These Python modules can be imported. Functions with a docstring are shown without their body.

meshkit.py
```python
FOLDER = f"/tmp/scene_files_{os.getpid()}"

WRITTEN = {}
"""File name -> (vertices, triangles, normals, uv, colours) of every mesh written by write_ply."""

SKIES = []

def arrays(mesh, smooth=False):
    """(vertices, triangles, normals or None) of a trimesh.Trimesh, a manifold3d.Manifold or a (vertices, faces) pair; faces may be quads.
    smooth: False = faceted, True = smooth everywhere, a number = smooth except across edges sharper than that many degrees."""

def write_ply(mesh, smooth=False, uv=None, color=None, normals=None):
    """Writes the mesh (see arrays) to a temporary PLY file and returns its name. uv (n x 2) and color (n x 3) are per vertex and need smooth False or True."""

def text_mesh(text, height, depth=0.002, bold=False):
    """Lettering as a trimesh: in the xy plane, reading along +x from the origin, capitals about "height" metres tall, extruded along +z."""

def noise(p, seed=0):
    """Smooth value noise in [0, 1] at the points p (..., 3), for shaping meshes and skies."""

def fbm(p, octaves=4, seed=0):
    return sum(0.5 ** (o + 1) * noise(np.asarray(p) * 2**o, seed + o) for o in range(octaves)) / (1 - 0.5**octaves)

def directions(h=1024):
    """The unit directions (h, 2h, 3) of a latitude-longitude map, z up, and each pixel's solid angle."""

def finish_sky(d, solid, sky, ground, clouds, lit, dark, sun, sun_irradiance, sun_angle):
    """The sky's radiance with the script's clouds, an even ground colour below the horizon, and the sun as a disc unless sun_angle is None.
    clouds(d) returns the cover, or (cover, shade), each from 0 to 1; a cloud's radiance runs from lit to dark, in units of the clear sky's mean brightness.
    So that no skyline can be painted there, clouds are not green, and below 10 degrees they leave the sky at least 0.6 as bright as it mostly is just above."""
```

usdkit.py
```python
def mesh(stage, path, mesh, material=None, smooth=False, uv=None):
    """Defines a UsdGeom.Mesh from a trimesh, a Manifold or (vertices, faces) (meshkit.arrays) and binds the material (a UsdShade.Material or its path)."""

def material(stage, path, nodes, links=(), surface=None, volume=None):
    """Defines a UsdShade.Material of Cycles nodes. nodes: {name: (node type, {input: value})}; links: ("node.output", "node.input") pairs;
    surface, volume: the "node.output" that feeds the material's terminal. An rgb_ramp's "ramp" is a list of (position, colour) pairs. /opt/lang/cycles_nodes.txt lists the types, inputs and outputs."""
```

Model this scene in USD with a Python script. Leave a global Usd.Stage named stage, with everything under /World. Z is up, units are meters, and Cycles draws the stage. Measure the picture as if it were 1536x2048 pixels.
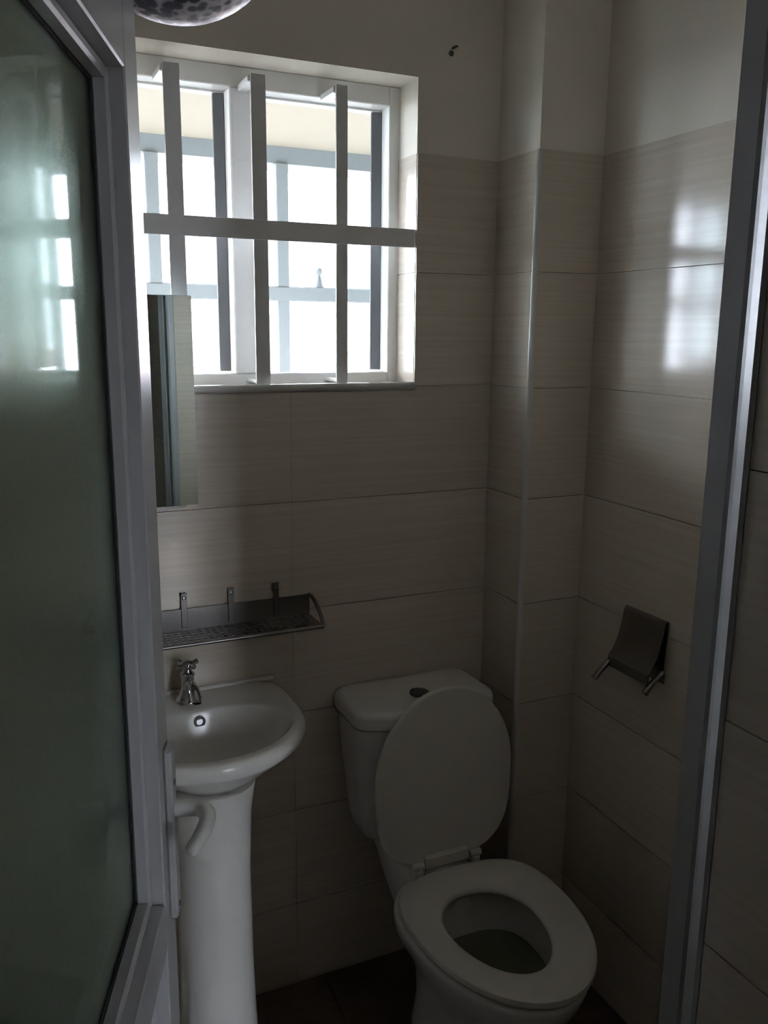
import math, random
import numpy as np, trimesh, manifold3d as m3, usdkit
from shapely.geometry import Polygon, Point, box as sbox
from shapely import affinity
from pxr import Usd, UsdGeom, UsdLux, UsdShade, Gf, Sdf

random.seed(7); np.random.seed(7)
stage = Usd.Stage.CreateInMemory()
UsdGeom.SetStageUpAxis(stage, 'Z'); UsdGeom.SetStageMetersPerUnit(stage, 1.0)
UsdGeom.Xform.Define(stage, '/World'); UsdGeom.Scope.Define(stage, '/World/Looks')

# ------------------------------------------------------------------ camera, sky, exposure
F_PX, YAW, PITCH, ROLL, EYE = 1731.0, math.radians(-24.45), math.radians(11.85), math.radians(0.54), 1.623
EXPOSURE = 0.78
SKY = 6.0
cy_, sy_, cp_, sp_ = math.cos(YAW), math.sin(YAW), math.cos(PITCH), math.sin(PITCH)
fw = np.array([-sy_*cp_, cy_*cp_, -sp_]); r0 = np.array([cy_, sy_, 0.0]); u0 = np.cross(r0, fw)
cr, sr = math.cos(ROLL), math.sin(ROLL)
rt, up = cr*r0 + sr*u0, -sr*r0 + cr*u0
cam = UsdGeom.Camera.Define(stage, '/World/camera')
cam.CreateHorizontalApertureAttr(36.0); cam.CreateVerticalApertureAttr(48.0)
cam.CreateFocalLengthAttr(36.0*F_PX/1536); cam.CreateClippingRangeAttr((0.02, 500.0))
cam.CreateExposureAttr(EXPOSURE)
cam.AddTransformOp().Set(Gf.Matrix4d(*rt, 0, *up, 0, *(-fw), 0, 0, 0, EYE, 1))
dome = UsdLux.DomeLight.Define(stage, '/World/sky')
dome.CreateIntensityAttr(SKY); dome.CreateColorAttr(Gf.Vec3f(0.89, 0.97, 1.11))

# ------------------------------------------------------------------ helpers
used = {}
def numbered(path):
    n = used.get(path, -1) + 1; used[path] = n
    return path if n == 0 else f'{path}_{n:03d}'
def put(o, label=None, cat=None, group=None, kind=None):
    for k, v in (('label', label), ('category', cat), ('group', group), ('kind', kind)):
        if v: o.SetCustomDataByKey(k, v)
    return o
def obj(name, mesh, mat, parent=None, smooth=False, label=None, cat=None, group=None, kind=None):
    base = parent.GetPath().pathString if parent else '/World'
    p = numbered(f'{base}/{name}')
    g = usdkit.mesh(stage, p, mesh, M[mat], smooth=smooth)
    return put(g.GetPrim(), label, cat, group, kind)
def thing(name, label, cat, loc=(0, 0, 0), rotz=0, group=None, kind=None):
    x = UsdGeom.Xform.Define(stage, numbered('/World/' + name))
    x.AddTranslateOp().Set(Gf.Vec3d(*loc))
    if rotz: x.AddRotateZOp().Set(rotz)
    return put(x.GetPrim(), label, cat, group, kind)
def dup(src, loc, label, group=None):
    c = src.GetCustomData()
    x = UsdGeom.Xform.Define(stage, numbered(src.GetPath().pathString))
    x.GetPrim().GetReferences().AddInternalReference(src.GetPath()); x.GetPrim().SetInstanceable(True)
    x.ClearXformOpOrder(); x.AddTranslateOp().Set(Gf.Vec3d(*loc))
    return put(x.GetPrim(), label, c['category'], group or c.get('group'))
cat = trimesh.util.concatenate
def bx(x0, x1, y0, y1, z0, z1, c=0.0):
    """a box, its twelve edges chamfered by c"""
    if c <= 0:
        m = trimesh.creation.box((x1-x0, y1-y0, z1-z0)); m.apply_translation(((x0+x1)/2, (y0+y1)/2, (z0+z1)/2)); return m
    pts = []
    for X, a in ((x0, 1), (x1, -1)):
        for Y, b in ((y0, 1), (y1, -1)):
            for Z, d in ((z0, 1), (z1, -1)):
                pts += [(X, Y+b*c, Z+d*c), (X+a*c, Y, Z+d*c), (X+a*c, Y+b*c, Z)]
    return trimesh.convex.convex_hull(np.array(pts))
def man(m): return m3.Manifold(m3.Mesh(np.asarray(m.vertices, np.float32), np.asarray(m.faces, np.uint32)))
def tm(m):
    k = m.to_mesh(); return trimesh.Trimesh(k.vert_properties[:, :3], k.tri_verts, process=False)
def loft(rings, cap0=True, cap1=True):
    """rings: equal-length closed loops of 3-D points"""
    n, v, f = len(rings[0]), np.vstack(rings), []
    for k in range(len(rings)-1):
        for i in range(n):
            a, b = k*n+i, k*n+(i+1) % n
            f += [(a, b, b+n), (a, b+n, a+n)]
    v = list(v)
    for on, k, flip in ((cap0, 0, True), (cap1, len(rings)-1, False)):
        if on:
            v.append(np.mean(rings[k], 0)); c = len(v)-1
            f += [(c, k*n+(i+1) % n, k*n+i) if flip else (c, k*n+i, k*n+(i+1) % n) for i in range(n)]
    t = trimesh.Trimesh(np.array(v), np.array(f), process=False)
    if t.volume < 0: t.invert()
    return t
def lathe(prof, n=28, at=(0, 0, 0), axis='z'):
    a = np.arange(n)*2*math.pi/n
    rings = [np.c_[r*np.cos(a), r*np.sin(a), np.full(n, z)] for r, z in prof]
    m = loft(rings)
    if axis == 'y': m.apply_transform(trimesh.transformations.rotation_matrix(math.pi/2, (1, 0, 0)))
    if axis == 'x': m.apply_transform(trimesh.transformations.rotation_matrix(math.pi/2, (0, 1, 0)))
    m.apply_translation(at); return m
def tube(pts, rad, n=12, closed=False, squash=1.0):
    p = np.array(pts, float); N = len(p)
    rad = np.broadcast_to(rad, (N,))
    t = np.roll(p, -1, 0) - np.roll(p, 1, 0) if closed else np.gradient(p, axis=0)
    t /= np.linalg.norm(t, axis=1, keepdims=True)
    up_ = np.array([0, 0, 1.0]); rings = []
    for i in range(N):
        a = np.cross(t[i], up_)
        if np.linalg.norm(a) < 0.1: a = np.cross(t[i], (1.0, 0, 0))
        a /= np.linalg.norm(a); b = np.cross(a, t[i]); w = np.arange(n)*2*math.pi/n
        rings.append(p[i] + rad[i]*(np.cos(w)[:, None]*a*squash + np.sin(w)[:, None]*b))
    if closed: rings.append(rings[0])
    return loft(rings, not closed, not closed)
def smooth_path(pts, k=6):
    p = np.array(pts, float); out = []
    q = np.vstack([2*p[0]-p[1], p, 2*p[-1]-p[-2]])
    for i in range(1, len(q)-2):
        for s in np.arange(k)/k:
            out.append(.5*((2*q[i])+(-q[i-1]+q[i+1])*s+(2*q[i-1]-5*q[i]+4*q[i+1]-q[i+2])*s*s+(-q[i-1]+3*q[i]-3*q[i+1]+q[i+2])*s**3))
    out.append(p[-1]); return np.array(out)
def extrude(poly, h):
    parts = [trimesh.creation.extrude_polygon(g, h, engine='earcut') for g in getattr(poly, 'geoms', [poly]) if g.area > 1e-7]
    return cat(parts)
def plane(mesh, o, u, v, n):
    """moves a mesh built in xy (thickness along z) onto the plane with origin o and axes u, v, n"""
    T = np.eye(4); T[:3, 0], T[:3, 1], T[:3, 2], T[:3, 3] = u, v, n, o
    mesh.apply_transform(T)
    if np.linalg.det(T[:3, :3]) < 0: mesh.invert()
    return mesh

# ------------------------------------------------------------------ materials
M = {}
def mat(name, nodes, links=(), surface='p.BSDF'):
    M[name] = usdkit.material(stage, '/World/Looks/' + name, nodes, links, surface=surface)
def plain(name, col, rough=0.5, metal=0.0, bump=0.0, scale=60, vary=0.06, **kw):
    """principled surface with a faint noise mottle and fine relief"""
    c2 = tuple(max(0, x*(1-vary)) for x in col)
    nodes = {'g': ('geometry', {}), 'n': ('noise_texture', {'scale': scale, 'detail': 4}),
             'm': ('mix_color', {'a': col, 'b': c2}),
             'p': ('principled_bsdf', {'roughness': rough, 'metallic': metal, **kw})}
    links = [('g.position', 'n.vector'), ('n.fac', 'm.fac'), ('m.result', 'p.base_color')]
    if bump:
        nodes['b'] = ('bump', {'strength': bump, 'distance': 0.002}); links += [('n.fac', 'b.height'), ('b.normal', 'p.normal')]
    mat(name, nodes, links)
def tile_mat(name, c1, c2, c3, scale, rough):
    """glazed tile with fine streaks along its length and a small tone difference from tile to tile"""
    mat(name, {'g': ('geometry', {}), 'mp': ('mapping', {'scale': scale}), 'n': ('noise_texture', {'scale': 1.0, 'detail': 5, 'roughness': 0.6}),
               'r': ('rgb_ramp', {'ramp': [(0.3, c1), (0.5, c2), (0.72, c3)]}),
               'n2': ('noise_texture', {'scale': 9.0, 'detail': 1}),
               'o': ('object_info', {}), 'mr': ('map_range', {'from_min': 0, 'from_max': 1, 'to_min': 0.95, 'to_max': 1.03}),
               'h': ('hsv', {}), 'b': ('bump', {'strength': 0.10, 'distance': 0.002}),
               'p': ('principled_bsdf', {'roughness': rough, 'specular_ior_level': 0.42})},
        [('g.position', 'mp.vector'), ('mp.vector', 'n.vector'), ('n.fac', 'r.fac'), ('o.random', 'mr.value'), ('mr.result', 'h.value'),
         ('r.color', 'h.color'), ('h.color', 'p.base_color'), ('g.position', 'n2.vector'), ('n2.fac', 'b.height'), ('b.normal', 'p.normal')])
T1, T2, T3 = (0.60, 0.525, 0.435), (0.645, 0.57, 0.48), (0.69, 0.62, 0.53)
tile_mat('wall_tile', T1, T2, T3, (2.5, 2.5, 140.0), 0.13)
tile_mat('floor_tile', (0.10, 0.070, 0.055), (0.13, 0.09, 0.07), (0.16, 0.115, 0.09), (14, 14, 14), 0.35)
plain('grout', (0.42, 0.37, 0.31), 0.85, bump=0.2, scale=300)
plain('wall_paint', (0.80, 0.745, 0.65), 0.75, bump=0.08, scale=120, vary=0.04)
plain('ceiling_paint', (0.82, 0.80, 0.75), 0.8, vary=0.03)
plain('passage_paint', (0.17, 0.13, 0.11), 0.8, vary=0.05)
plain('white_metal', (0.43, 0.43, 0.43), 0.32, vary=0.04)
plain('frame_paint', (0.80, 0.80, 0.77), 0.4, vary=0.05)
plain('grille_paint', (0.84, 0.84, 0.84), 0.45, vary=0.06)
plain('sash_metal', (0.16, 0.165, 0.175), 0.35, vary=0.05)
plain('rubber', (0.035, 0.035, 0.035), 0.7)
plain('ceramic', (0.72, 0.70, 0.655), 0.16, vary=0.02)
plain('seat_plastic', (0.70, 0.67, 0.61), 0.26, vary=0.02)
plain('chrome', (0.62, 0.63, 0.65), 0.14, 1.0, vary=0.05)
plain('steel', (0.22, 0.21, 0.20), 0.33, 1.0, vary=0.2, scale=90)
plain('dark_plastic', (0.05, 0.048, 0.045), 0.4)
plain('trim_plastic', (0.62, 0.61, 0.585), 0.16, vary=0.03)
plain('edge_strip', (0.50, 0.51, 0.52), 0.40, vary=0.05, specular_ior_level=0.35)
plain('handle_white', (0.66, 0.65, 0.61), 0.3, vary=0.04)
plain('mirror_glass', (0.80, 0.91, 0.875), 0.015, 1.0, vary=0.01)
plain('mirror_edge', (0.55, 0.66, 0.66), 0.2, vary=0.05)
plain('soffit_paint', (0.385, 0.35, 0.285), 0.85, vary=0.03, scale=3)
plain('render', (0.20, 0.195, 0.18), 0.9, vary=0.1, scale=4)
plain('rail_paint', (0.19, 0.225, 0.25), 0.5, vary=0.1)
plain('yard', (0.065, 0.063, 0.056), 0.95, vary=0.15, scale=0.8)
plain('clay_tile', (0.50, 0.22, 0.17), 0.85, vary=0.3, scale=2)
plain('house_wall', (0.72, 0.68, 0.62), 0.9, vary=0.05, scale=2)
plain('cord', (0.7, 0.7, 0.68), 0.5)
plain('water', (0.15, 0.155, 0.11), 0.03, vary=0.02, specular_ior_level=0.5)
mat('frosted_glass', {'g': ('geometry', {}), 'n': ('noise_texture', {'scale': 420, 'detail': 2}), 'b': ('bump', {'strength': 0.25, 'distance': 0.0006}),
                      't': ('refraction_bsdf', {'color': (0.74, 0.82, 0.76), 'roughness': 0.20, 'IOR': 1.25}), 'q': ('glossy_bsdf', {'color': (0.9, 0.95, 0.95), 'roughness': 0.05}),
                      'f': ('fresnel', {'IOR': 1.35}), 'k': ('math', {'math_type': 'multiply', 'value2': 0.36}), 'x': ('mix_closure', {})},
    [('g.position', 'n.vector'), ('n.fac', 'b.height'), ('b.normal', 't.normal'), ('f.fac', 'k.value1'), ('k.value', 'x.fac'), ('t.BSDF', 'x.closure1'), ('q.BSDF', 'x.closure2')], 'x.closure')
mat('clear_pane', {'t': ('transparent_bsdf', {'color': (0.90, 0.95, 0.94)}), 'q': ('glossy_bsdf', {'roughness': 0.01}), 'f': ('fresnel', {'IOR': 1.5}), 'x': ('mix_closure', {})},
    [('f.fac', 'x.fac'), ('t.BSDF', 'x.closure1'), ('q.BSDF', 'x.closure2')], 'x.closure')
mat('shade_print', {'t': ('texture_coordinate', {}), 'v': ('voronoi_texture', {'scale': 78, 'randomness': 0.9}), 'n': ('noise_texture', {'scale': 24, 'detail': 3}),
                    'm': ('mix_float', {'fac': 0.55}), 'r': ('rgb_ramp', {'ramp': [(0.44, (0.085, 0.085, 0.125)), (0.52, (0.16, 0.155, 0.20)), (0.57, (0.60, 0.55, 0.61)), (0.7, (0.85, 0.80, 0.84))]}),
                    'p': ('principled_bsdf', {'roughness': 0.5})},
    [('t.object', 'v.vector'), ('t.object', 'n.vector'), ('v.distance', 'm.a'), ('n.fac', 'm.b'), ('m.result', 'r.fac'), ('r.color', 'p.base_color')])

# ------------------------------------------------------------------ the room
D, R, PX, QY, LX = 1.79, 1.256, 1.09, 1.627, -0.36      # window wall, right wall, boxed-in corner, left wall
FZ, CZ, TT, TH = 0.03, 2.46, 2.0, 0.006                 # floor, ceiling, top of the tiles, tile thickness
YI, YO = 0.612, 0.440                                   # inner and outer face of the doorway wall
OX0, OX1, OZ = -0.12, 0.637, 2.03                      # the door opening
WX0, WX1, WZ0, WZ1 = 0.286, 0.886, 1.504, 2.153         # the window opening
ROW, LEN = 0.25, 0.50

def tiles(parent, o, u, v, n, poly, u0, v0, mat='wall_tile', lu=LEN, lv=ROW, joint=0.0016, th=TH, butt=0.0005):
    """lays tiles one by one over the outline poly (in u, v metres), butted end to end, with a fine recessed joint between rows"""
    a, b, c, d = poly.bounds
    for i in range(int(math.floor((a-u0)/lu)), int(math.ceil((c-u0)/lu))):
        for j in range(int(math.floor((b-v0)/lv)), int(math.ceil((d-v0)/lv))):
            g = sbox(u0+i*lu+butt/2, v0+j*lv+joint/2, u0+(i+1)*lu-butt/2, v0+(j+1)*lv-joint/2).intersection(poly)
            for q in getattr(g, 'geoms', [g]):
                if q.area < 4e-4: continue
                obj('tile', plane(extrude(q, th), o, u, v, n), mat, parent)
X, Y, Z = np.eye(3)
# window wall: plaster body with the opening cut through
wall = thing('wall_back', 'window wall, cream paint above beige glazed tiles, behind the basin and toilet', 'wall', kind='structure')
b = man(bx(LX-0.12, R+0.12, D+TH, D+0.20, -0.10, CZ)) - man(bx(WX0-TH, WX1+TH, D-1, D+1, WZ0-TH, WZ1))
obj('plaster', tm(b), 'wall_paint', wall)
full = sbox(LX, FZ, PX, TT)
tiles(wall, (0, D+TH, 0), X, Z, -Y, full.difference(sbox(WX0-0.001, WZ0-0.006, WX1+0.001, 3)), PX-LEN, 0)
obj('upper_coat', plane(extrude(sbox(LX, TT, R, CZ).difference(sbox(WX0, WZ0, WX1, WZ1)), 0.0035), (0, D+TH, 0), X, Z, -Y), 'wall_paint', wall)
for (o, u, n) in (((WX1+TH, 0, 0), Y, -X), ((WX0-TH, 0, 0), Y, X)):          # tiled reveals
    tiles(wall, o, u, Z, n, sbox(D+0.004, WZ0, 1.886, TT), D+0.004, 0)
    obj('reveal_coat', plane(extrude(sbox(D+0.003, TT, 1.886, WZ1), 0.005), o, u, Z, n), 'wall_paint', wall)
tiles(wall, (0, 0, WZ0-TH), X, Y, Z, sbox(WX0, D+0.004, WX1, 1.886), PX-LEN, D+0.004)
for i, f_ in enumerate(((-9, LX-0.12, -3.15, 7), (R+0.12, 9, -3.15, 7), (LX-0.12, R+0.12, CZ+.1, 7), (LX-0.12, R+0.12, -3.15, -0.12))):
    obj('facade', bx(f_[0], f_[1], D+.05, D+.20, f_[2], f_[3]), 'render', wall)
# left, right
wall = thing('wall_left', 'tiled left wall seen dimly through the frosted door glass', 'wall', kind='structure')
obj('plaster', bx(LX-0.12, LX-TH, YI, D+TH, -0.1, CZ), 'wall_paint', wall)
tiles(wall, (LX-TH, 0, 0), Y, Z, X, sbox(YI, FZ, D, TT), D-LEN, 0)
wall = thing('wall_right', 'right wall of glossy beige tiles with the window mirrored in them', 'wall', kind='structure')
obj('plaster', bx(R+TH, R+0.12, YI, D+TH, -0.1, CZ), 'wall_paint', wall)
obj('upper_coat', bx(R+0.0025, R+TH, YI, D+TH, TT, CZ), 'wall_paint', wall)
tiles(wall, (R+TH, 0, 0), Y, Z, -X, sbox(YI+TH, FZ, QY, TT), QY-LEN, 0)
# boxed-in corner
wall = thing('wall_corner', 'square boxed-in corner projecting between the window wall and right wall', 'wall', kind='structure')
obj('plaster', bx(PX+TH, R+TH, QY+TH, D+TH, -0.1, CZ), 'wall_paint', wall)
obj('upper_coat', bx(PX+0.0025, R+TH, QY+0.0025, D+TH, TT, CZ), 'wall_paint', wall)
tiles(wall, (PX+TH, 0, 0), Y, Z, -X, sbox(QY+0.008, FZ, D, TT), QY, 0)
tiles(wall, (0, QY+TH, 0), X, Z, -Y, sbox(PX+0.008, FZ, R, TT), PX, 0)
def quarter_round(x, y, sx, sy, r, z0, z1, n=8):
    """quarter-round trim whose centre stands at x, y and whose curve faces sx, sy"""
    a = np.linspace(0, math.pi/2, n)
    p = [(x, y)] + [(x+sx*r*math.cos(t), y+sy*r*math.sin(t)) for t in a]
    m = extrude(Polygon(p), z1-z0); m.apply_translation((0, 0, z0)); return m
obj('trim_1', quarter_round(PX+0.009, QY+0.009, -1, -1, 0.010, FZ, TT), 'trim_plastic', smooth=40,
    label='rounded pale plastic tile trim down the edge of the boxed-in corner', cat='trim', kind='structure')
# front wall with the door opening, and its tiled reveal next to the camera
wall = thing('wall_front', 'doorway wall whose tiled reveal shows along the right side of the picture', 'wall', kind='structure')
b = man(bx(-1.45, 2.20, YO, YI-TH, -0.1, 2.7)) - man(bx(OX0, OX1+TH, -3, 3, FZ-0.001, OZ))
obj('plaster', tm(b), 'wall_paint', wall)
tiles(wall, (0, YI-TH, 0), X, Z, Y, sbox(OX1+0.0255, FZ, R, TT), OX1+0.025, 0)
tiles(wall, (0, YI-TH, 0), X, Z, Y, sbox(LX, FZ, OX0, TT), OX0-LEN, 0)
tiles(wall, (OX1+TH, 0, 0), Y, Z, -X, sbox(YO, FZ, .5828, TT), .5828-LEN, 0)
m = extrude(Polygon([(OX1-.0008, .583), (OX1-.0022, .5885), (OX1+.0042, .6035), (OX1+.006, .6095), (OX1+.025, .6095), (OX1+.025, .583)]), TT+.02-FZ); m.apply_translation((0, 0, FZ))
obj('trim_2', m, 'edge_strip', label='glossy pale tile edging strip on the near right edge, catching a streak of window light', cat='trim', kind='structure')
# door frame: jambs and head on the room side of the opening
t = thing('trim_3', 'pale aluminium door frame whose right jamb stands beside the bright tile trim', 'door frame', kind='structure')
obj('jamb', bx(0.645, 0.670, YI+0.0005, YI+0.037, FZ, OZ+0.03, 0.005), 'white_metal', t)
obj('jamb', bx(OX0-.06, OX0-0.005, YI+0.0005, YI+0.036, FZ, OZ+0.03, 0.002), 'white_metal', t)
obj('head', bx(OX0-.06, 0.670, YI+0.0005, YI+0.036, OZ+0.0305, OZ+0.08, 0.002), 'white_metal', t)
# floor and ceiling
t = thing('floor', 'dark brown tiled bathroom floor, nearly black in the shade', 'floor', kind='structure')
obj('screed', bx(-1.5, 2.2, -2.7, D+0.2, -0.12, FZ-0.008), 'grout', t)
tiles(t, (0, 0, FZ-0.008), X, Y, Z, sbox(LX, YI, R, D), R-0.30, D-0.30, 'floor_tile', 0.30, 0.30, 0.004, 0.008, 0.004)
tiles(t, (0, 0, FZ-0.008), X, Y, Z, sbox(-1.3, -1.89, 2.0, YO), -1.3, YO-0.6, 'floor_tile', 0.60, 0.60, 0.004, 0.008, 0.004)
obj('threshold', bx(OX0, OX1, YO, YI, FZ-0.008, FZ, 0), 'grout', t)
obj('ceiling', bx(LX-0.12, R+0.12, YI-0.11, D+0.2, CZ, CZ+0.1), 'ceiling_paint', label='plain pale ceiling above the bathroom', cat='ceiling', kind='structure')
# passage behind the camera, lit through its own doorway
PB = -1.9
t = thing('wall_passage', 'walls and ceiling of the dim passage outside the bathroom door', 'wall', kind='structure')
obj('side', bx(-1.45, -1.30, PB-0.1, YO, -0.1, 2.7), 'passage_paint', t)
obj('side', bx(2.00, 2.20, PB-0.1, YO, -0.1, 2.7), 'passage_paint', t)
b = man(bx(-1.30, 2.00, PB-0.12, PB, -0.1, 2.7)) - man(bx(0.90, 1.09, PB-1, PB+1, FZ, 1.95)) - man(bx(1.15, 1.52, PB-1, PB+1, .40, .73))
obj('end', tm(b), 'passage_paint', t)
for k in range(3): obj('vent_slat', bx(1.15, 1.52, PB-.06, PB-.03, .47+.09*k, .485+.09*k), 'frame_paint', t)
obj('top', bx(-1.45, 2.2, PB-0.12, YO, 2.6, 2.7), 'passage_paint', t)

# ------------------------------------------------------------------ window
w = thing('window_1', 'white two-light casement window with both sashes swung open outwards', 'window', kind='structure')
FY0, FY1 = 1.886, 1.930
LH, RH = 0.497, 0.862                                    # hinge lines of the two lights
obj('frame', cat([bx(WX0-TH, WX0+0.014, FY0, FY1, WZ0, WZ1, .002), bx(RH, WX1+TH, FY0, FY1, WZ0, WZ1, .002),
                  bx(WX0+.014, RH, FY0, FY1, 2.112, WZ1, .002), bx(WX0+.014, RH, FY0, FY1, WZ0-TH, 1.527, .002)]), 'frame_paint', w)
obj('mullion', bx(LH, 0.549, FY0-.004, FY1, 1.527, 2.112, .003), 'frame_paint', w)
obj('head_drip', bx(WX0-.03, WX1+.03, FY1, FY1+.03, 2.108, 2.118), 'frame_paint', w)
def sash(hx, width, ang, stile):
    T = trimesh.transformations.rotation_matrix(math.radians(ang), (0, 0, 1)); T[:3, 3] = (hx, FY1-.004, 0)
    s = cat([bx(0, .022, 0, .026, 1.530, 2.108, .002), bx(width-.022, width, 0, .026, 1.530, 2.108, .002),
             bx(.022, width-.022, 0, .026, 1.530, 1.552), bx(.022, width-.022, 0, .026, 2.086, 2.108)])
    s.apply_transform(T); so = obj('sash', s, stile, w, label='open sash seen almost edge-on')
    p = bx(.018, width-.018, .011, .015, 1.548, 2.090); p.apply_transform(T); obj('pane', p, 'clear_pane', so)
    k = cat([bx(width*.72, width*.72+.012, -.012, 0, 1.80, 1.85, .002)]); k.apply_transform(T); obj('stay', k, 'dark_plastic', so)
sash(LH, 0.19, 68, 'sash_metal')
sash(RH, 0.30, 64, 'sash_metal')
obj('latch', cat([bx(.549, .566, FY0-.016, FY0+.004, 1.755, 1.795, .003), bx(.552, .561, FY0-.03, FY0-.012, 1.735, 1.79, .003)]), 'dark_plastic', w, label='dark casement latch on the mullion')
m = tube([(WX0, D-.001, WZ0-.004), (.5, D-.001, WZ0-.004), (WX1, D-.001, WZ0-.004)], .009, 12)
obj('sill_trim', m, 'trim_plastic', w, smooth=40)
# security grille in front
g = thing('window_grille', 'grey painted flat-bar burglar grille across the window', 'window grille')
GY = 1.800
for x0, x1 in ((.347, .379), (.519, .550), (.701, .727)):
    obj('upright', bx(x0, x1, GY, GY+.006, WZ0+.004, 2.120, .001), 'grille_paint', g)
    obj('standoff', cat([bx(x0-.004, x0+.018, GY+.006, FY0, 2.104, 2.118, .002)]), 'grille_paint', g)
    obj('foot', bx(x0+.004, x0+.022, GY+.006, FY0, WZ0+.006, WZ0+.012), 'grille_paint', g)
obj('crossbar', cat([bx(.290, WX1-.001, GY-.0065, GY-.0005, 1.803, 1.842, .001), bx(WX0+.002, .30, GY-.0045, GY+.006, 1.800, 1.826, .001)]), 'grille_paint', g)

# ------------------------------------------------------------------ outside
VY = 3.02
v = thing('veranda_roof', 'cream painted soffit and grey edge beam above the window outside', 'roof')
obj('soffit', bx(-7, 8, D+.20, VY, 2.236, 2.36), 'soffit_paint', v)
obj('edge_beam', bx(-7, 8, VY, VY+.16, 2.180, 2.46), 'rail_paint', v)
rl = thing('veranda_railing', 'grey metal railing of posts and one handrail beyond the window', 'railing')
obj('handrail', bx(-5, 6, VY-.02, VY+.03, 1.722, 1.771, .004), 'rail_paint', rl)
for k in range(-8, 12):
    x = 0.972+.44*k
    obj('post', bx(x-.022, x+.022, VY-.015, VY+.025, -.2, 2.18, .003), 'rail_paint', rl)
obj('finial', lathe([(.001, 0), (.021, 0), (.019, .004), (.010, .030), (.006, .042), (.012, .050), (.014, .058), (.009, .066), (.001, .070)], 14, (1.110, VY+.005, 1.7715)), 'rail_paint', smooth=50,
    label='small bell-shaped dark ornament standing on the veranda handrail', cat='ornament')
obj('veranda_floor', bx(-3, 5, D+.2, VY+.1, -.4, -.2), 'yard', label='pale concrete veranda floor outside the window', cat='floor')
obj('yard', bx(-60, 60, -60, 60, -3.3, -3.2), 'yard', label='pale open yard below the window', cat='ground')
h = thing('house', 'distant house with a low clay-red roof, just above the window sill', 'house', (9.5, 24, 0))
obj('wall', bx(-6, 6, 0, 6, -3.2, -.4), 'house_wall', h)
rp = Polygon([(-.6, -.4), (6.6, -.4), (3, .95)])
obj('roof', plane(extrude(rp, 13), (-6.5, 0, 0), Y, Z, X), 'clay_tile', h)
for k in range(4): obj('window', bx(-4.6+2.6*k, -3.6+2.6*k, -.04, .02, -2.2, -1.0), 'sash_metal', h)

# ------------------------------------------------------------------ door leaf, swung in
TH_D, W, r_ = math.radians(19.2), 0.72, 1.10
NEAR, FAR = -0.028, 0.020
P = np.array([r_*math.sin(math.radians(9.45)), r_*math.cos(math.radians(9.45))])
ux, uy = np.array([math.sin(TH_D), math.cos(TH_D)]), np.array([-math.cos(TH_D), math.sin(TH_D)])
H = P - W*ux - NEAR*uy
d = thing('door_1', 'white aluminium door with frosted glass swung inwards at the left edge', 'door', (H[0], H[1], 0), 90-19.2, kind='structure')
SW, ZT, ZM0, ZM1, ZB = 0.072, 1.985, 0.826, 0.894, 0.15
GL = (0.006, 0.012)
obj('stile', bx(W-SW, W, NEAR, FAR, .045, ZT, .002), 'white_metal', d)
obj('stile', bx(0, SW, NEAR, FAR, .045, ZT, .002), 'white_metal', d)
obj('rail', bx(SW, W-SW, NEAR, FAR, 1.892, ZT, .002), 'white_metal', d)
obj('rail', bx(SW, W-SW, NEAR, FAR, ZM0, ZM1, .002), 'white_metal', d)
obj('rail', bx(SW, W-SW, NEAR, FAR, .045, ZB, .002), 'white_metal', d)
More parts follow.
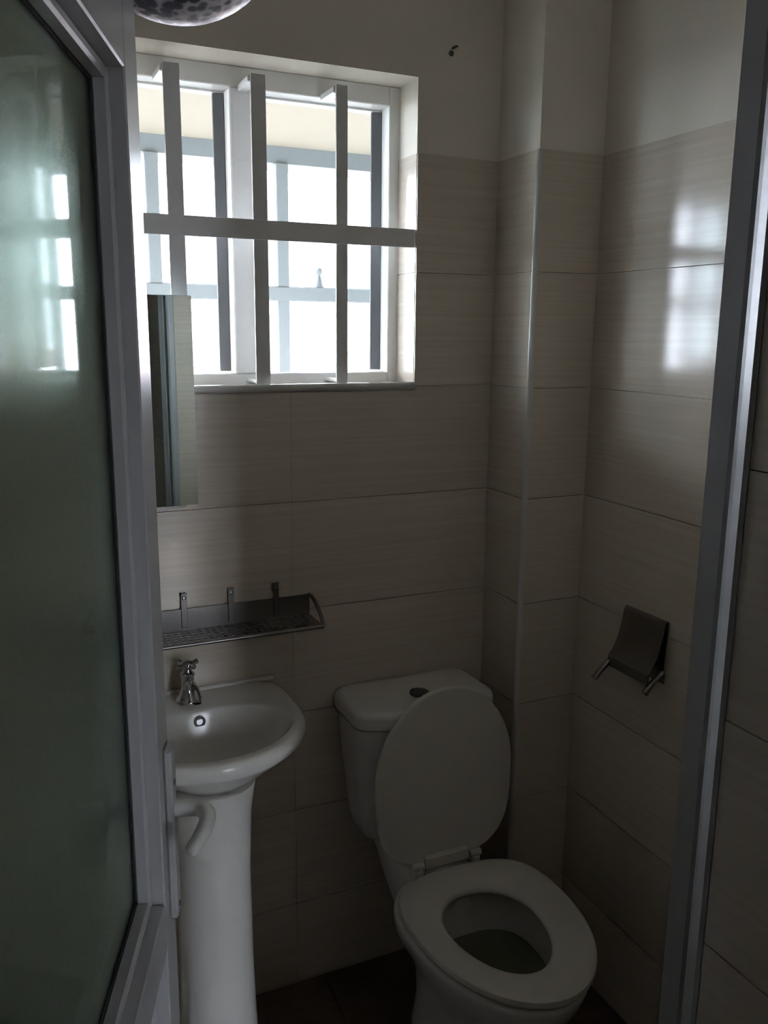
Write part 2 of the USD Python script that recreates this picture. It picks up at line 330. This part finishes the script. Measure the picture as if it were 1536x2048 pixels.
for z0, z1 in ((ZM1, 1.892), (ZB, ZM0)):
    obj('pane', bx(SW-.006, W-SW+.006, *GL, z0-.006, z1+.006), 'frosted_glass', d)
    for y0, y1 in ((-.012, GL[0]), (GL[1], FAR-.001)):   # glazing beads, mitred round the pane
        bw = .014
        obj('glazing_bead', cat([bx(SW+.0015, SW+bw, y0, y1, z0+.0015, z1-.0015, .003), bx(W-SW-bw, W-SW-.0015, y0, y1, z0+.0015, z1-.0015, .003),
                                 bx(SW+bw, W-SW-bw, y0, y1, z0+.0015, z0+bw, .003), bx(SW+bw, W-SW-bw, y0, y1, z1-bw, z1-.0015, .003)]), 'white_metal', d)
    obj('gasket', cat([bx(SW, SW+.017, GL[0]-.001, GL[0], z0, z1), bx(W-SW-.017, W-SW, GL[0]-.001, GL[0], z0, z1),
                       bx(SW, W-SW, GL[0]-.001, GL[0], z0, z0+.017), bx(SW, W-SW, GL[0]-.001, GL[0], z1-.017, z1)]), 'rubber', d)
def handle(s, y):
    hx, hz = W-.028, 1.004
    pl = obj('handle_plate', bx(hx-.016, hx+.016, min(y, y+s*.011), max(y, y+s*.011), 0.850, 1.094, .003), 'white_metal', d)
    for z in (.864, 1.042): obj('screw', lathe([(.001, 0), (.0045, 0), (.0035, .0015), (.001, .0018)], 12, (hx, y+s*.0105, z), 'y') if s < 0 else
                               lathe([(.001, 0), (.0045, 0), (.0035, .0015), (.001, .0018)], 12, (hx, y+s*.0130, z), 'y'), 'steel', pl)
    path = smooth_path([(hx, y+s*.008, hz), (hx, y+s*.030, hz+.001), (hx-.004, y+s*.045, hz+.001), (hx-.022, y+s*.055, hz-.001), (hx-.046, y+s*.052, hz-.006), (hx-.066, y+s*.045, hz-.012), (hx-.078, y+s*.038, hz-.016)], 5)
    rad = np.interp(np.linspace(0, 1, len(path)), [0, .3, .6, .95, 1], [.0115, .0115, .0105, .009, .005])
    obj('lever', tube(path, rad, 14), 'handle_white', d, smooth=50, label='curved white lever')
handle(-1, NEAR); handle(1, FAR)

# ------------------------------------------------------------------ toilet
CX = 0.868
def egg(hw, yf, yb, z, n=56, cx=CX, back=2.6, mid=None):
    """closed outline: an ellipse towards the front (yf), a squarer curve at the back (yb)"""
    ym = mid if mid is not None else yb-(yb-yf)*.40
    pts = []
    for k in range(n):
        a = 2*math.pi*k/n; c, s = math.cos(a), math.sin(a)
        if s < 0: x, y = hw*c, ym+(ym-yf)*s
        else:
            e = 2.0/back
            x, y = hw*math.copysign(abs(c)**e, c), ym+(yb-ym)*abs(s)**e
        pts.append((cx+x, y, z))
    return np.array(pts)
to = thing('toilet', 'white close-coupled toilet with its lid raised and seat down', 'toilet')
outer = [egg(.092, 1.235, 1.60, FZ), egg(.094, 1.233, 1.60, FZ+.012), egg(.084, 1.25, 1.59, .12), egg(.090, 1.235, 1.59, .20), egg(.115, 1.180, 1.59, .27),
         egg(.150, 1.125, 1.62, .335), egg(.168, 1.103, 1.59, .380), egg(.174, 1.098, 1.575, .400), egg(.173, 1.099, 1.572, .410), egg(.168, 1.105, 1.565, .4145)]
inner = [egg(.128, 1.150, 1.470, .4145), egg(.122, 1.156, 1.462, .408), egg(.122, 1.158, 1.462, .385), egg(.118, 1.166, 1.452, .345), egg(.100, 1.20, 1.435, .295),
         egg(.075, 1.24, 1.41, .245), egg(.05, 1.275, 1.38, .20), egg(.02, 1.31, 1.345, .185)]
body = loft(outer+inner)
deck = loft([egg(.070, 1.46, 1.64, .24, cx=.862, back=4), egg(.090, 1.45, 1.72, .34, cx=.862, back=4), egg(.100, 1.46, 1.765, .415, cx=.860, back=4), egg(.100, 1.53, 1.765, .432, cx=.858, back=4), egg(.096, 1.56, 1.765, .456, cx=.855, back=4)])
obj('bowl', cat([body, deck]), 'ceramic', to, smooth=45)
obj('water', loft([egg(.108, 1.184, 1.446, .322), egg(.109, 1.183, 1.447, .324)]), 'water', to)
def ring(o0, i0, z0, z1):
    """a seat: outlines o0 (outside) and i0 (hole) joined by a rounded section"""
    prof = [(0, .25), (0, .75), (.06, .93), (.16, 1.0), (.5, 1.03), (.82, .98), (.94, .88), (1, .6), (.98, .2), (.9, 0), (.1, 0), (.02, .08)]
    rings = []
    for t, s in prof:
        q = o0*(1-t)+i0*t; q[:, 2] = z0+(z1-z0)*s; rings.append(q)
    return loft(rings+[rings[0]], False, False)
obj('seat', ring(egg(.178, 1.096, 1.530, 0, cx=CX+.006, back=3.0), egg(.099, 1.178, 1.438, 0, cx=CX-.008, back=2.1), .419, .441), 'seat_plastic', to, smooth=40)
# lid: built lying in local (across, along), then stood up against the tank
def lid_mesh():
    L = .405; rings = []
    def outline(ins, h):
        e = egg(.172-ins, -L+ins, -ins, h, 64, 0, 3.2, mid=-L*.50)
        return e
    for ins, h in ((.006, 0), (.0015, .0025), (0, .006), (0, .011), (.003, .0155), (.010, .019), (.05, .0215), (.12, .0222)):
        rings.append(outline(ins, h))
    m = loft(rings)
    m.vertices = np.c_[m.vertices[:, 0], m.vertices[:, 1], m.vertices[:, 2]]
    return m
lm = lid_mesh()
# local y runs 0 (hinge) .. -L (front); stood up: along -> up, leaning back a little
lean = math.radians(4.5)
v_ = lm.vertices.copy(); along, hgt = -v_[:, 1], v_[:, 2]
lm.vertices = np.c_[CX-.004+v_[:, 0]+along*.03, 1.544+along*math.sin(lean)+(hgt)*math.cos(lean), .446+along*math.cos(lean)-hgt*math.sin(lean)]
if lm.volume < 0: lm.invert()
lid = obj('lid', lm, 'seat_plastic', to, smooth=40)
obj('hinge_tab', bx(CX-.058, CX+.052, 1.533, 1.549, .441, .470, .003), 'seat_plastic', lid)
for x in (CX-.076, CX+.070):
    obj('hinge', cat([lathe([(.001, -.014), (.0085, -.014), (.0085, .014), (.001, .014)], 16, (x, 1.541, .449), 'x'), bx(x-.011, x+.011, 1.531, 1.557, .414, .443, .003)]), 'seat_plastic', to, smooth=40)
def dee(hw, yf, yb, z, cx=.853, n=60, k=.045):
    """tank outline: flat back, bowed front, rounded corners"""
    p = sbox(-hw, 0, hw, yb-yf-k)
    bow = affinity.scale(Point(0, 0).buffer(1, 32), hw*1.25, k*2.0); bow = affinity.translate(bow, 0, 0)
    front = Polygon([(hw*math.cos(a), -k*math.sin(a)**1.0) for a in np.linspace(0, math.pi, 30)])
    q = p.union(front.buffer(0)).buffer(0.0001)
    q = q.buffer(-.03).buffer(.03)
    ringp = q.exterior
    L = ringp.length
    # start each ring at the same place: the back middle
    s0 = ringp.project(Point(0, yb-yf-k))
    pts = [ringp.interpolate((s0+L*i/n) % L) for i in range(n)]
    return np.array([(cx+a.x, yf+k+a.y, z) for a in pts])
obj('tank', loft([dee(.118, 1.640, 1.778, .455), dee(.134, 1.630, 1.780, .468), dee(.140, 1.625, 1.782, .50), dee(.160, 1.606, 1.784, .66), dee(.166, 1.600, 1.785, .757)]), 'ceramic', to, smooth=40)
tl = obj('tank_lid', loft([dee(.166, 1.600, 1.785, .757), dee(.174, 1.588, 1.785, .760), dee(.176, 1.585, 1.785, .768), dee(.176, 1.585, 1.785, .788), dee(.172, 1.590, 1.785, .797), dee(.160, 1.602, 1.780, .802), dee(.10, 1.64, 1.76, .803)]), 'ceramic', to, smooth=45)
obj('flush_button', lathe([(.001, 0), (.023, 0), (.023, .004), (.019, .0065), (.001, .007)], 24, (.853, 1.668, .8025)), 'dark_plastic', to, smooth=40, label='dark round flush button on the tank lid')

# ------------------------------------------------------------------ basin on its pedestal
BX = 0.345
def bas(hw, yf, yb, z, mid=None, back=3.4):
    return egg(hw, yf, yb, z, 72, BX, back, mid if mid is not None else yb-(yb-yf)*.45)
ba = thing('pedestal_basin', 'small white ceramic wash basin on a tall column pedestal under the metal shelf', 'basin')
YB = D-.001
rings = [bas(.085, 1.500, 1.700, .752, back=2.3), bas(.092, 1.492, 1.715, .760, back=2.4), bas(.135, 1.463, 1.75, .780, back=2.8), bas(.182, 1.440, 1.78, .806), bas(.194, 1.431, YB, .813, back=4), bas(.203, 1.424, YB, .822, back=4.2), bas(.2045, 1.422, YB, .838, back=4.6),
         bas(.198, 1.427, YB, .847, back=5), bas(.192, 1.434, YB-.003, .850, back=5), bas(.178, 1.449, YB-.04, .8495, back=4),
         bas(.170, 1.457, 1.692, .847, back=2.4), bas(.164, 1.464, 1.687, .840, back=2.4), bas(.155, 1.474, 1.682, .822, back=2.3), bas(.138, 1.492, 1.672, .790, back=2.2), bas(.10, 1.525, 1.655, .764, back=2.1), bas(.05, 1.56, 1.625, .757, back=2), bas(.02, 1.58, 1.61, .756, back=2)]
obj('bowl', loft(rings), 'ceramic', ba, smooth=45)
obj('back_ledge', bx(BX-.193, BX+.193, YB-.014, YB, .846, .856, .003), 'ceramic', ba)
def ped(hw, yf, yb, z): return egg(hw, yf, yb, z, 48, BX, 2.3, yf+(yb-yf)*.42)
obj('pedestal', loft([ped(.098, 1.475, 1.70, FZ), ped(.098, 1.475, 1.70, FZ+.025), ped(.082, 1.495, 1.69, .10), ped(.075, 1.503, 1.685, .30), ped(.073, 1.505, 1.685, .55), ped(.078, 1.498, 1.69, .68), ped(.086, 1.492, 1.70, .735), ped(.088, 1.490, 1.70, .746), ped(.082, 1.497, 1.695, .7485)]), 'ceramic', ba, smooth=45)
obj('overflow_ring', lathe([(.001, .0), (.006, .0), (.007, .004), (.0125, .004), (.0125, -.002), (.001, -.003)], 20, (BX+.002, 1.683, .822), 'y'), 'chrome', ba, smooth=40, label='chrome overflow ring below the tap')
obj('waste', lathe([(.001, .757), (.020, .757), (.022, .7595), (.016, .7605), (.013, .758), (.001, .758)], 20, (BX, 1.597, 0)), 'chrome', ba, smooth=40, label='chrome waste in the bottom of the bowl')
ta = thing('basin_tap', 'short chrome pillar tap on the back ledge of the basin', 'tap', (BX-.008, 1.738, .850))
UsdGeom.Xformable(ta).AddScaleOp().Set(Gf.Vec3f(1, 1, .86))
obj('body', lathe([(.001, 0), (.027, 0), (.027, .004), (.022, .010), (.016, .022), (.0135, .034), (.0135, .060), (.0155, .064), (.0155, .070), (.010, .074), (.008, .084), (.001, .084)], 28), 'chrome', ta, smooth=40)
obj('spout', tube(smooth_path([(0, -.008, .045), (0, -.035, .056), (0, -.065, .054), (0, -.085, .040), (0, -.088, .030)], 5), np.linspace(.0105, .0085, 21), 16), 'chrome', ta, smooth=50)
hd = [lathe([(.001, .082), (.012, .082), (.014, .088), (.014, .096), (.009, .101), (.001, .102)], 24)]
for a in range(4):
    q = tube([(0.004, 0, .091), (.014, 0, .092), (.024, 0, .093), (.027, 0, .093)], [.0055, .005, .0065, .003], 12); q.apply_transform(trimesh.transformations.rotation_matrix(a*math.pi/2+.4, (0, 0, 1))); hd.append(q)
obj('cross_handle', cat(hd), 'chrome', ta, smooth=45)

# ------------------------------------------------------------------ mirror, shelf
mi = thing('mirror', 'narrow frameless mirror strip over the lower left corner of the window', 'mirror', (.3325, D, 1.475), 2.7)
obj('glass', bx(-.0545, .0435, -.032, -.028, -.208, .211), 'mirror_glass', mi)
obj('backing', bx(-.0555, .0445, -.0279, -.024, -.209, .212), 'mirror_edge', mi)
obj('bottom_clip', bx(-.02, .02, -.028, -.001, -.213, -.2085, .001), 'chrome', mi)
obj('wall_block', bx(-.03, .03, -.0238, -.001, -.19, .01), 'mirror_edge', mi)
sh = thing('metal_shelf', 'perforated stainless steel wall shelf above the basin', 'shelf', (0.360, D, 1.0))
hl, dep, zb = .267, .098, -.012
pl = sbox(-hl, -dep, hl, -.004)
holes = [affinity.translate(Point(0, 0).buffer(.0046, 3), -hl+.018+.0145*i, -.018-.0150*j) for i in range(35) for j in range(5)]
from shapely.ops import unary_union
m = extrude(pl.difference(unary_union(holes)), .0014); m.apply_translation((0, 0, zb))
obj('tray', m, 'steel', sh)
obj('back_rail', bx(-hl, hl, -.006, -.004, zb, .036), 'steel', sh)
obj('front_lip', cat([tube([(-hl, -dep, zb+.001), (0, -dep, zb+.001), (hl, -dep, zb+.001)], .0042, 10)]), 'steel', sh, smooth=40)
for x in (-hl, hl):
    lp = smooth_path([(x, -.006, .035), (x, -.030, .034), (x, -.060, .022), (x, -.086, .004), (x, -dep, zb+.001)], 5)
    obj('end_loop', tube(lp, .0042, 10), 'steel', sh, smooth=50)
for x in (-.016, .086, .188, -.118):
    k = obj('hanger', cat([bx(x-.0065, x+.0065, -.0085, -.0062, -.006, .072, .0008), bx(x-.0065, x+.0065, -.0062, -.0008, .052, .070, .0008)]), 'steel', sh)
    obj('screw', lathe([(.001, 0), (.0042, 0), (.003, .0018), (.001, .002)], 12, (x, -.0085, .061), 'y'), 'chrome', k)

# ------------------------------------------------------------------ paper holder on the right wall
ph = thing('toilet_roll_holder', 'empty dark metal toilet roll holder with a cover flap on the right wall', 'toilet roll holder', (R, 1.381, .95))
obj('wall_plate', bx(-.004, -.0005, -.062, .062, -.055, .082, .001), 'steel', ph)
fp = smooth_path([(-.006, .084), (-.012, .080), (-.018, .050), (-.028, .010), (-.044, -.020), (-.050, -.026)], 5)
n_ = len(fp); yy = (-.064, .064)
ring_ = []
thk = .0018
for (a, c) in fp:
    ring_.append(np.array([(a, yy[0], c), (a, yy[1], c), (a+thk, yy[1], c-.0004), (a+thk, yy[0], c-.0004)]))
obj('cover_flap', loft(ring_), 'steel', ph, smooth=30)
obj('flap_lip', bx(-.052, -.044, -.064, .064, -.050, -.025, .002), 'steel', ph)
obj('arm', tube(smooth_path([(-.003, .058, -.030), (-.040, .060, -.036), (-.070, .060, -.056), (-.088, .060, -.075)], 5), .0065, 12), 'steel', ph, smooth=50)
obj('arm', tube(smooth_path([(-.003, -.058, -.030), (-.030, -.060, -.046), (-.046, -.060, -.062), (-.048, -.058, -.068)], 5), .0065, 12), 'steel', ph, smooth=50)

# ------------------------------------------------------------------ wall hook, lamp
hk = thing('wall_screw', 'tiny screw and plug left high on the wall right of the window', 'screw', (.966, D+.0024, 2.215))
obj('plug', lathe([(.001, 0), (.006, 0), (.006, .0016), (.001, .0016)], 12, (-.002, 0, -.006), 'y'), 'dark_plastic', hk)
obj('shank', tube([(.001, 0, .004), (.003, -.010, .005), (.004, -.016, .005)], .0022, 8), 'steel', hk)
lx, ly, lr, lz = .231, 1.10, .132, 1.972
la = thing('pendant_lamp', 'round pendant lampshade with a mottled slate and white print, cut off by the top edge', 'lamp', (lx, ly, lz))
a = np.linspace(-math.pi/2+.02, math.pi/2-.20, 26)
prof = [(lr*math.cos(t), lr+lr*math.sin(t)) for t in a]
prof += [(lr*.97*math.cos(t), lr+lr*.97*math.sin(t)) for t in a[::-1]]
obj('shade', lathe(prof, 48), 'shade_print', la, smooth=40)
obj('cap', lathe([(.001, 2*lr-.006), (.032, 2*lr-.006), (.032, 2*lr+.004), (.014, 2*lr+.022), (.001, 2*lr+.022)], 24), 'chrome', la, smooth=40)
obj('cord', tube([(0, 0, 2*lr+.02), (0, 0, 2*lr+.1), (0, 0, CZ-lz-.02)], .003, 8), 'cord', la)
obj('ceiling_rose', lathe([(.001, CZ-lz-.025), (.03, CZ-lz-.022), (.045, CZ-lz-.006), (.045, CZ-lz-.0005), (.001, CZ-lz-.0005)], 28), 'cord', la, smooth=40)
